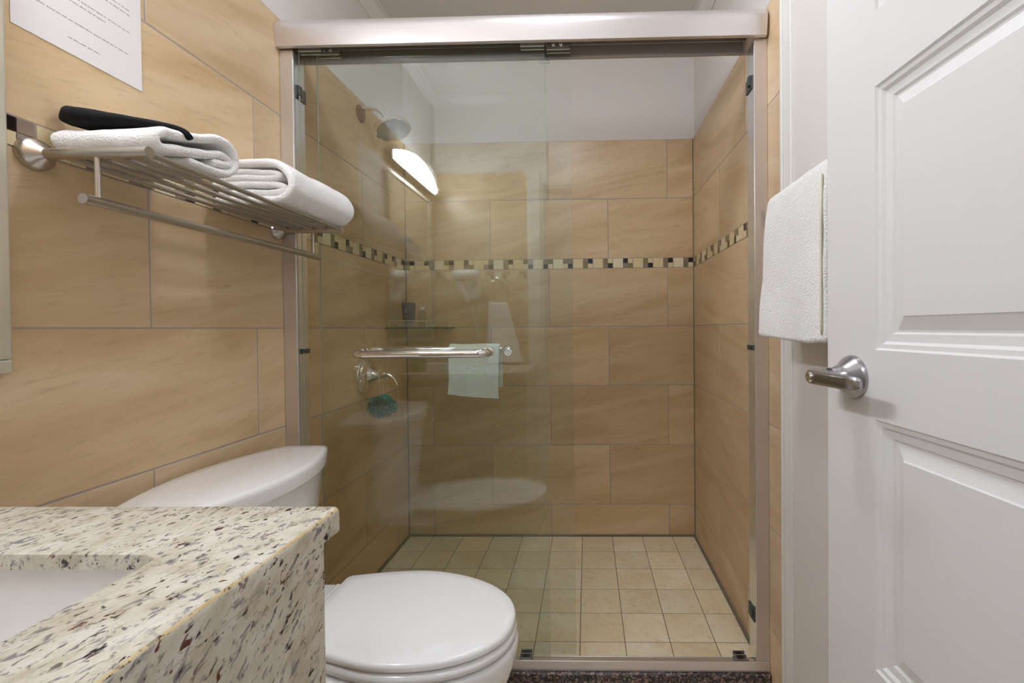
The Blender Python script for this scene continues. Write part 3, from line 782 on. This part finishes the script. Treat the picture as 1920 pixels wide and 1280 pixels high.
# hair dryer on the near wall -------------------------------------------------------
hd = thing('hair_dryer', 'white wall-mounted hair dryer with coiled cord on the near wall', 'hair dryer')
y = YN
bm = bmesh.new(); loft(bm, [[(px, y+dy, pz_) for px, pz_ in rrect(x0, x1, z0, z1, .012, 4)] for dy, x0, x1, z0, z1 in ((.001, -.735, -.655, .18, .30), (.05, -.735, -.655, .18, .30), (.06, -.729, -.661, .186, .294))]); obj('holder', bm, M['dryer'], hd, smooth=True, auto=40)
bm = bmesh.new(); lathe(bm, (-.80, y+.085, .322), (1, 0, 0), [(0, .0), (0, .026), (.004, .032), (.03, .036), (.11, .038), (.15, .034), (.158, .028), (.158, 0)], 28); obj('barrel', bm, M['dryer'], hd, smooth=True, auto=40)
bm = bmesh.new(); tube(bm, [(-.775, y+.085, .30), (-.755, y+.08, .25), (-.725, y+.075, .19), (-.712, y+.075, .165)], [.02, .019, .017, .012], 18); obj('handle', bm, M['dryer'], hd, smooth=True, auto=50)
bm = bmesh.new(); pts = []
for i in range(0, 420):
    a = i*.42; s = i/420
    cx0 = -.705+.05*s; cz0 = .155-.225*s
    pts.append((cx0+.011*math.cos(a), y+.045+.011*math.sin(a), cz0))
up = [(-.66+.006*math.cos(i*.42), y+.035+.006*math.sin(i*.42), -.07+.24*i/200) for i in range(200)]
tube(bm, pts+up, .0022, 6); obj('coiled_cord', bm, M['string'], hd, smooth=True)

# towel ring with hanging towel on the near wall
tr_ = thing('towel_ring', 'chrome towel ring on the near wall beside the doorway casing', 'towel ring')
bm = bmesh.new(); lathe(bm, (-.545, YN+.001, .30), (0, 1, 0), [(0, .022), (.004, .022), (.01, .012), (.04, .008), (.045, .011), (.05, 0)], 24); obj('post', bm, M['chrome'], tr_, smooth=True, auto=40)
bm = bmesh.new(); tube(bm, [(-.545+.072*math.sin(a), YN+.043, .222-.0+.072*math.cos(a)) for a in [2*PI*i/40 for i in range(41)]], .004, 10, caps=False); obj('ring', bm, M['chrome'], tr_, smooth=True)
def tfr(a, b, w_):   # narrow at the ring, fanning out below
    k = max(0, (.16-b)/.5); 
    return (-.541+(w_)*(.56+.75*k)+.055*k, YN+.043+a, b)
pr = spline([(-.012, -.195), (-.013, 0.0), (-.010, .135), (-.004, .153), (.004, .153), (.012, .135), (.016, 0.0), (.014, -.200)], 8)
tag(obj('hand_towel', ribbon(pr, .010, tfr, -.10, .10, 16, wob=(9, .004)), M['towel'], smooth=True), 'long white hand towel hanging from the chrome ring on the near wall', 'towel')

# ------------------------------------------------------------------ toilet
tl = thing('toilet', 'white two-piece toilet with elongated closed lid beside the vanity', 'toilet')
TYC = 1.016
def lens(xc, yc, hl, back, front, flat, z, n=18, sc_=1.0):
    """tank outline: bulged front and back edges, short flat ends; back/front = bulge beyond end half-depth"""
    out = []
    for i in range(n+1):
        t = -1+2*i/n; out.append((xc+(flat+front*(1-t*t))*sc_, yc+hl*t*sc_, z))
    for i in range(n+1):
        t = 1-2*i/n; out.append((xc-(flat+back*(1-t*t))*sc_, yc+hl*t*sc_, z))
    return out
TXC, TY0 = -.8045, 1.000
LZ = -.325
bm = bmesh.new()
L_ = lambda d, z: lens(TXC, TY0, .250-d, .062, .072, .062-d, z)
loft(bm, [L_(.012, LZ-.040), L_(.004, LZ-.0395), L_(.001, LZ-.036), L_(.0, LZ-.012), L_(.002, LZ-.005), L_(.006, LZ-.001), L_(.014, LZ+.001), L_(.05, LZ+.0045)])
obj('tank_lid', bm, M['porcelain'], tl, smooth=True, auto=38)
bm = bmesh.new()
T_ = lambda d, z: lens(TXC-.002, TY0, .236-d, .056, .064, .058-d*.6, z)
loft(bm, [T_(.055, -.700), T_(.045, -.695), T_(.035, -.64), T_(.008, -.46), T_(.0, LZ-.046), T_(.006, LZ-.0405)])
obj('tank', bm, M['porcelain'], tl, smooth=True, auto=38)
bm = bmesh.new(); tube(bm, [(TXC+.115, TY0-.17, -.40), (TXC+.135, TY0-.17, -.40)], .009, 14); tube(bm, [(TXC+.137, TY0-.175, -.40), (TXC+.139, TY0-.10, -.405)], [.008, .006], 12)
obj('flush_lever', bm, M['chrome'], tl, smooth=True, auto=50)
def seat_outline(x0, xm, x1, hw, hr, z, n=20, pw=1.0, rc=.018):
    """hinge end at x0 (half width hr), widest at xm (hw), tip at x1"""
    pts = []
    up = []
    for i in range(n+1):
        t = i/n; x = xm+(x1-xm)*math.sin(t*PI/2); up.append((x, hw*math.cos(t*PI/2)**.93 if t < 1 else 0))
    rear = []
    for i in range(1, 9):
        t = i/8; x = xm+(x0+rc-xm)*t; rear.append((x, hw-(hw-hr)*t**1.5))
    corner = [(x0+rc-rc*math.sin(a), hr-rc*(1-math.cos(a))) for a in [PI/2*i/4 for i in range(1, 5)]]
    half = up[::-1]+rear+corner
    sh_ = lambda x: .105*(max(-.64, min(x, 0))+.43)   # the bowl sits a few degrees off square
    for x, yv in half: pts.append((x, TYC-sh_(x)+yv, z))
    for x, yv in half[::-1][:-1]: pts.append((x, TYC-sh_(x)-yv, z))
    return pts
def so(d, z, x0=-.640, x1=-.168): return seat_outline(x0+d, -.43, x1-d, .170-d, .127-d, z)
bm = bmesh.new()
LDZ = -.648
loft(bm, [so(.014, LDZ-.0175), so(.003, LDZ-.017), so(.0, LDZ-.014), so(.0, LDZ-.007), so(.002, LDZ-.0025), so(.006, LDZ), so(.03, LDZ+.0015), so(.07, LDZ+.003)])
obj('seat_lid', bm, M['plastic'], tl, smooth=True, auto=45)
bm = bmesh.new()
loft(bm, [so(.012, LDZ-.0435), so(.002, LDZ-.042), so(-.002, LDZ-.037), so(-.002, LDZ-.028), so(.002, LDZ-.0235), so(.016, LDZ-.0205), so(.03, LDZ-.0205)])
obj('seat', bm, M['plastic'], tl, smooth=True, auto=45)
for s in (-1, 1):
    bm = bmesh.new(); tube(bm, [(-.652, TYC+s*.05, LDZ-.022), (-.652, TYC+s*.12, LDZ-.022)], .011, 16)
    obj('seat_hinge', bm, M['plastic'], tl, smooth=True, auto=45)
def bo(z, x0, xm, x1, hw, hr): return seat_outline(x0, xm, x1, hw, hr, z, rc=min(.02, hr*.4))
bm = bmesh.new()
loft(bm, [bo(ZFL+.0008, -.70, -.46, -.27, .118, .10), bo(ZFL+.03, -.70, -.46, -.275, .112, .095), bo(-.98, -.69, -.46, -.29, .105, .09), bo(-.88, -.70, -.45, -.255, .122, .10), bo(-.82, -.72, -.45, -.208, .142, .115), bo(-.775, -.74, -.45, -.180, .160, .128), bo(-.735, -.78, -.44, -.166, .170, .14), bo(-.705, -.80, -.43, -.162, .1735, .145), bo(-.697, -.80, -.43, -.165, .171, .145), bo(-.6955, -.795, -.43, -.175, .162, .14)])
obj('bowl', bm, M['porcelain'], tl, smooth=True, auto=50)
bm = bmesh.new(); loft(bm, [lp(rrect(-.80, -.612, TYC-.150+d, TYC+.150-d, .03, 6), z) for d, z in ((.01, -.6955), (0, -.692), (0, -.680), (.003, -.6765), (.01, -.675))]); obj('deck', bm, M['porcelain'], tl, smooth=True, auto=40)

# ------------------------------------------------------------------ door (open, lying back along the right wall)
DA = -.06698; DE = Vector((.4275, .80, 0)); dn_ = math.hypot(1, DA)
ds = Vector((-DA/dn_, -1/dn_, 0)); dnv = Vector((-1/dn_, DA/dn_, 0))
def dp(s, z, h=0): return DE+ds*s+dnv*h+Vector((0, 0, z))
DW, DT0, DB = .752, .870, ZFL+.012
bm = bmesh.new()
panels = []
for zz in ((-.526, -.1425), (-.037, .3585), (.470, .762)):
    for ss in ((.1175, .6345),): panels.append((ss[0], ss[1], zz[0], zz[1]))
panels.append((.1175, .6345, -.90, -.630))
prof_ = [(0, 0), (.003, -.0035), (.009, -.0042), (.013, -.0085), (.024, -.0095), (.027, -.0125), (.030, -.0125), (.048, -.0062), (.050, -.0040)]
for side in (0, 1):
    H = (lambda h: h) if side == 0 else (lambda h: -.035-h)
    sl = sorted({0, DW}|{p[0] for p in panels}|{p[1] for p in panels}); zl = sorted({DB, DT0}|{p[2] for p in panels}|{p[3] for p in panels})
    vc = {}
    def gv(s, z, h):
        k = (round(s, 5), round(z, 5), round(h, 5))
        if k not in vc: vc[k] = bm.verts.new(dp(s, z, h))
        return vc[k]
    for a, b in zip(sl, sl[1:]):
        for c_, d_ in zip(zl, zl[1:]):
            if any(abs(p[0]-a) < 1e-4 and abs(p[1]-b) < 1e-4 and abs(p[2]-c_) < 1e-4 and abs(p[3]-d_) < 1e-4 for p in panels): continue
            bm.faces.new((gv(a, c_, H(0)), gv(b, c_, H(0)), gv(b, d_, H(0)), gv(a, d_, H(0))))
    for p in panels:
        prev = None
        for o_, h_ in prof_:
            cur = [gv(p[0]+o_, p[2]+o_, H(h_)), gv(p[1]-o_, p[2]+o_, H(h_)), gv(p[1]-o_, p[3]-o_, H(h_)), gv(p[0]+o_, p[3]-o_, H(h_))]
            if prev:
                for k in range(4): bm.faces.new((prev[k], prev[(k+1) % 4], cur[(k+1) % 4], cur[k]))
            prev = cur
        bm.faces.new(prev)
def q4(a, b, c_, d_): bm.faces.new([bm.verts.new(p) for p in (a, b, c_, d_)])
q4(dp(0, DB), dp(0, DT0), dp(0, DT0, -.035), dp(0, DB, -.035)); q4(dp(DW, DB), dp(DW, DT0), dp(DW, DT0, -.035), dp(DW, DB, -.035))
q4(dp(0, DT0), dp(DW, DT0), dp(DW, DT0, -.035), dp(0, DT0, -.035)); q4(dp(0, DB), dp(DW, DB), dp(DW, DB, -.035), dp(0, DB, -.035))
bmesh.ops.remove_doubles(bm, verts=bm.verts[:], dist=1e-5)
door = struct('door_1', bm, M['door'])
HS, HZ = .068, -.0835
bm = bmesh.new(); lathe(bm, dp(HS, HZ, .0002), dnv, [(0, .0355), (.003, .0355), (.008, .033), (.020, .022), (.032, .0165), (.040, .0155), (.040, 0)], 36)
hd_ = obj('door_handle', bm, M['satin_chrome'], door, smooth=True, auto=35)
bm = bmesh.new(); 
# lever: runs from the hub towards the hinges, flattened towards its end
loops = []
for s, hw_, hh, ho in ((-.014, .004, .010, .056), (-.012, .009, .0115, .056), (-.006, .0115, .0125, .056), (.01, .0115, .0125, .056), (.03, .010, .012, .057), (.06, .0085, .0115, .058), (.085, .0075, .011, .057), (.102, .006, .010, .055), (.107, .003, .006, .054)):
    loops.append([dp(HS+s-.012, HZ+hh*math.copysign(abs(math.sin(a))**.7, math.sin(a)), ho+hw_*math.copysign(abs(math.cos(a))**.7, math.cos(a))) for a in [2*PI*i/20 for i in range(20)]])
loft(bm, loops); tube(bm, [dp(HS-.004, HZ, .036), dp(HS-.004, HZ, .058)], .0125, 20)
lv = obj('lever', bm, M['satin_chrome'], hd_, smooth=True, auto=50)
bm = bmesh.new(); lathe(bm, dp(HS-.010, HZ, .0665), dnv, [(0, .0085), (.003, .0085), (.004, .007), (.0035, .005), (.0035, 0)], 20); lk = obj('lock_cylinder', bm, M['chrome'], hd_, smooth=True, auto=30)

# towel bar on the right wall with a folded towel
wb = thing('towel_bar', 'chrome wall towel bar on the right wall hidden behind the open door', 'towel bar')
TBX, TBZ = .472, .296
bm = bmesh.new(); tube(bm, [(TBX, .70, TBZ), (TBX, 1.135, TBZ)], .008, 16); obj('bar', bm, M['chrome'], wb, smooth=True, auto=50)
for y in (.715, 1.12):
    bm = bmesh.new(); lathe(bm, (XR-.002, y, TBZ), (-1, 0, 0), [(0, .02), (.006, .02), (.012, .010), (.078, .010), (.078, 0)], 20); obj('bracket', bm, M['chrome'], wb, smooth=True, auto=40)
def tft(a, b, w_):
    s = (TBZ-b)/.33
    yy = w_+.03*s*(1 if w_ > .97 else 0)*max(0, (w_-.97)/.15)
    return (TBX+a-.004*math.sin(w_*30)*max(0, s), yy, b-(.006*math.sin((w_-.83)*14) if s > .9 else 0))
pw_ = spline([(.019, -.022), (.0185, .05), (.0185, .15), (.018, .25), (.015, .292), (.007, .311), (-.005, .3125), (-.016, .300), (-.0195, .27), (-.021, .20), (-.0215, .10), (-.022, .02), (-.0215, -.02)], 5)
o_ = tag(obj('bath_towel', ribbon(pw_, .017, tft, .838, 1.122, 20, wob=(11, .004), endr=.9), M['towel'], smooth=True), 'thick white towel folded over the wall bar between shower frame and open door', 'towel')
bm = bmesh.new(); tube(bm, [(TBX-.0305, .8475, .285), (TBX-.0315, .847, .20), (TBX-.032, .846, .10), (TBX-.0315, .847, 0), (TBX-.029, .848, -.016)], .0030, 8)
obj('hem', bm, M['seam'], o_, smooth=True)
pw2 = spline([(-.0335, .285), (-.034, .2), (-.034, .1), (-.0335, .02), (-.032, -.012), (-.027, -.024), (-.020, -.028)], 6)

# ------------------------------------------------------------------ inside the shower
sh = thing('rain_shower', 'round rain shower head on curved arm on the left shower wall', 'shower head')
bm = bmesh.new(); lathe(bm, (XL+.0005, 1.852, .905), (1, 0, 0), [(0, .034), (.004, .034), (.010, .026), (.012, .012), (.012, 0)], 32); obj('wall_flange', bm, M['bronze'], sh, smooth=True, auto=40)
HC = Vector((-.803, 1.85, .836)); HN = Vector((.38, -.12, -.92)).normalized()
bm = bmesh.new(); tube(bm, spline([(XL+.01, 1.852, .925), (-.895, 1.852, .926), (-.862, 1.851, .919), (-.838, 1.851, .893), (-.824, 1.85, .860)], 8), .0100, 16); obj('arm', bm, M['chrome'], sh, smooth=True, auto=60)
bm = bmesh.new(); lathe(bm, HC-HN*.020, HN, [(-.012, 0), (-.012, .011), (-.004, .014), (.002, .024), (.006, .060), (.009, .072), (.012, .074), (.024, .074), (.026, .072), (.026, 0)], 48); hh_ = obj('head', bm, M['chrome'], sh, smooth=True, auto=35)
bm = bmesh.new(); a, b = frame(HN)
lathe(bm, HC+HN*.0061, HN, [(0, .066), (.0012, .066), (.0012, 0)], 40)
for rr_ in range(1, 6):
    for k in range(rr_*7):
        an = 2*PI*k/(rr_*7); c_ = HC+HN*.007+(a*math.cos(an)+b*math.sin(an))*rr_*.0115
        lathe(bm, c_, HN, [(0, .0016), (.0018, .0009), (.0018, 0)], 6)
obj('spray_face', bm, M['bottle'], hh_, smooth=True, auto=30)

vv = thing('shower_valve', 'chrome shower valve with round plate and curved lever on left shower wall', 'shower valve')
VC = Vector((XL+.0005, 1.842, -.190))
bm = bmesh.new(); lathe(bm, VC, (1, 0, 0), [(0, .077), (.012, .077), (.018, .074), (.020, .066), (.026, .063), (.029, .052), (.033, .036), (.046, .025), (.062, .018), (.075, .015), (.075, 0)], 48); obj('escutcheon', bm, M['chrome'], vv, smooth=True, auto=35)
bm = bmesh.new(); tube(bm, spline([VC+Vector((.072, 0, 0)), VC+Vector((.095, -.001, .003)), VC+Vector((.115, -.002, -.002)), VC+Vector((.135, -.004, -.020)), VC+Vector((.148, -.006, -.045))], 6), [.015]*5+[.014, .013, .012, .0115, .011, .010, .009, .008, .0075, .007, .0065, .006, .0055, .005, .0048, .0046, .0044, .0042, .004, .0035], 16); obj('lever', bm, M['chrome'], vv, smooth=True, auto=60)
# loofah
lf = thing('bath_puff', 'teal mesh bath puff hanging by cream string from the shower valve', 'bath puff')
bm = bmesh.new(); LC = Vector((-.858, 1.832, -.318))
for k in range(64):
    d = Vector((rr.gauss(0, 1), rr.gauss(0, 1), rr.gauss(0, .8))).normalized()
    base_ = LC+Vector((d.x*.020, d.y*.018, d.z*.016)); tip = LC+Vector((d.x*(.056+rr.uniform(-.008, .012)), d.y*.048, d.z*(.050+rr.uniform(-.008, .008))))
    a_, b_ = frame(d); ph = rr.uniform(0, 6)
    wv = a_*math.cos(ph)+b_*math.sin(ph); prev = None; nb = 13
    for i in range(nb):
        u = (i/(nb-1)-.5)*.056; rip = d.cross(wv)*.009*math.sin(i*2.1+ph)
        p0 = base_+wv*u*.6; p1 = tip+wv*u+rip-d*abs(u)*.5
        cur = (bm.verts.new(p0), bm.verts.new(p0.lerp(p1, .55)-rip*.4), bm.verts.new(p1))
        if prev:
            mi = 0
            for q in range(2):
                f = bm.faces.new((prev[q], cur[q], cur[q+1], prev[q+1])); f.material_index = mi
        prev = cur
bmesh.ops.solidify(bm, geom=bm.faces[:], thickness=.0012)
obj('mesh_ball', bm, M['teal'], lf, smooth=True)
bm = bmesh.new()
tube(bm, spline([(-.870, 1.838, -.290), (-.869, 1.832, -.22), (-.867, 1.823, -.178), (-.8655, 1.842, -.1665), (-.864, 1.858, -.178), (-.861, 1.850, -.23), (-.860, 1.838, -.290)], 6), .0016, 8); obj('hanging_cord', bm, M['string'], lf, smooth=True)

# corner shelf
cs = thing('corner_shelf', 'quarter-round dark glass corner shelf with thin rail in the shower', 'shelf')
CR = .25; SZ = .012
prof_c = [(XL+.002, YB-.002)]+[(XL+.002+CR*math.sin(a), YB-.002-CR*math.cos(a)) for a in [PI/2*i/20 for i in range(21)]]
bm = bmesh.new(); loft(bm, [[(x, y, z) for x, y in prof_c] for z in (SZ-.008, SZ)]); obj('glass_plate', bm, M['shelfglass'], cs)
bm = bmesh.new(); rp = [(XL+.002+(CR-.025)*math.sin(a), YB-.002-(CR-.025)*math.cos(a), SZ+.030) for a in [PI/2*(.02+.96*i/16) for i in range(17)]]
tube(bm, rp, .0022, 8)
for i in (0, 8, 16): tube(bm, [(rp[i][0], rp[i][1], SZ-.010), (rp[i][0], rp[i][1], SZ+.030)], .0025, 8)
obj('rail', bm, M['rail'], cs, smooth=True, auto=50)
bt = thing('shampoo_bottle', 'dark grey flat shampoo bottle with pale print on the corner shelf', 'bottle')
bm = bmesh.new(); bx0, by0 = -.868, 2.150
loft(bm, [[(bx0+x, by0+y_, SZ+z) for x, y_ in rrect(-w_, w_, -d_, d_, min(w_, d_)*.8, 5)] for w_, d_, z in ((.023, .014, .024), (.026, .016, .026), (.029, .017, .06), (.032, .018, .10), (.032, .016, .112), (.027, .010, .120))]); obj('body', bm, M['bottle'], bt, smooth=True, auto=50)
bm = bmesh.new(); lathe(bm, (bx0, by0, SZ+.0006), (0, 0, 1), [(0, .018), (.02, .018), (.0235, .016), (.0235, 0)], 20); obj('cap', bm, M['label'], bt, smooth=True, auto=40)
bm = bmesh.new()
for a in ((-.014, .000, .070, .076), (-.011, -.001, .076, .086), (-.004, .000, .086, .094), (.004, .012, .094, .099), (-.014, .004, .052, .055), (-.014, 0, .046, .048)): box(bm, bx0+a[0], bx0+a[1], by0-.0190, by0-.016, SZ+a[2], SZ+a[3])
obj('printed_label', bm, M['label'], bt)
bottle('clear_bottle', -.822, 2.205, SZ, [(0.0006, 0), (.0006, .017), (.004, .019), (.075, .019), (.088, .010), (.088, 0)], M['clearbottle'], 'small clear travel bottle right of the dark shampoo bottle', 'bottle', M['plastic'], [(.088, 0), (.088, .011), (.10, .011), (.10, 0)])
for nm, x, yv, rz, m_, lb in (('soap_bar', -.905, 2.16, .3, M['soap'], 'small pale green soap bar at the left end of the corner shelf'), ('soap_bar', -.765, 2.19, -.5, M['soap'], 'small pale soap bar at the right end of the corner shelf')):
    bm = bmesh.new(); loft(bm, [[(x+math.cos(rz)*px-math.sin(rz)*py_, yv+math.sin(rz)*px+math.cos(rz)*py_, SZ+z) for px, py_ in rrect(-w_, w_, -d_, d_, d_*.9, 5)] for w_, d_, z in ((.014, .008, .0006), (.018, .011, .004), (.018, .011, .008), (.013, .007, .012))])
    tag(obj(nm, bm, m_, smooth=True, auto=60), lb, 'soap', group='soap bars on the corner shelf')
# washcloth over the inner bar
def tfw(a, b, w_):
    s = max(0, -(b+.07)/.15); 
    x = w_-.006*s+.012*s*(1 if a > 0 else 0)
    return (x, 1.455+a+.004*math.sin(w_*60+b*20)*s, b-(.016*(w_+.455)/.16*s if a < 0.0 else 0))
pwc = spline([(-.016, -.213), (-.0165, -.16), (-.0165, -.11), (-.0165, -.078), (-.010, -.0595), (.001, -.0545), (.011, -.060), (.0165, -.078), (.017, -.12), (.017, -.192)], 6)
pwc = [Vector((p_.x, p_.y+.0035)) for p_ in pwc]
tag(obj('washcloth', ribbon(pwc, .0062, tfw, -.451, -.285, 18, wob=(16, .003)), M['wash'], smooth=True), 'small white washcloth draped over the inner bar behind the shower glass', 'washcloth')

# ------------------------------------------------------------------ raise everything so that the floor is z = 0, give each Empty its base point
bpy.context.view_layer.update()
for o in list(sc.objects):
    if o.parent is None:
        if o.type == 'EMPTY':
            kids = []
            def rec(k):
                kids.append(k)
                for c_ in k.children: rec(c_)
            for c_ in o.children: rec(c_)
            vs = [v.co for k in kids if k.type == 'MESH' for v in k.data.vertices]
            cx_ = (min(v.x for v in vs)+max(v.x for v in vs))/2; cy_ = (min(v.y for v in vs)+max(v.y for v in vs))/2; z_ = min(v.z for v in vs)
            base = Vector((cx_, cy_, z_))
            for c_ in o.children:
                c_.location = c_.location-base
            o.location = base+Vector((0, 0, LIFT))
            if 'base' in o: del o['base']
        elif o.type == 'CAMERA':
            o.location.z += LIFT
        else:
            o.location.z += LIFT
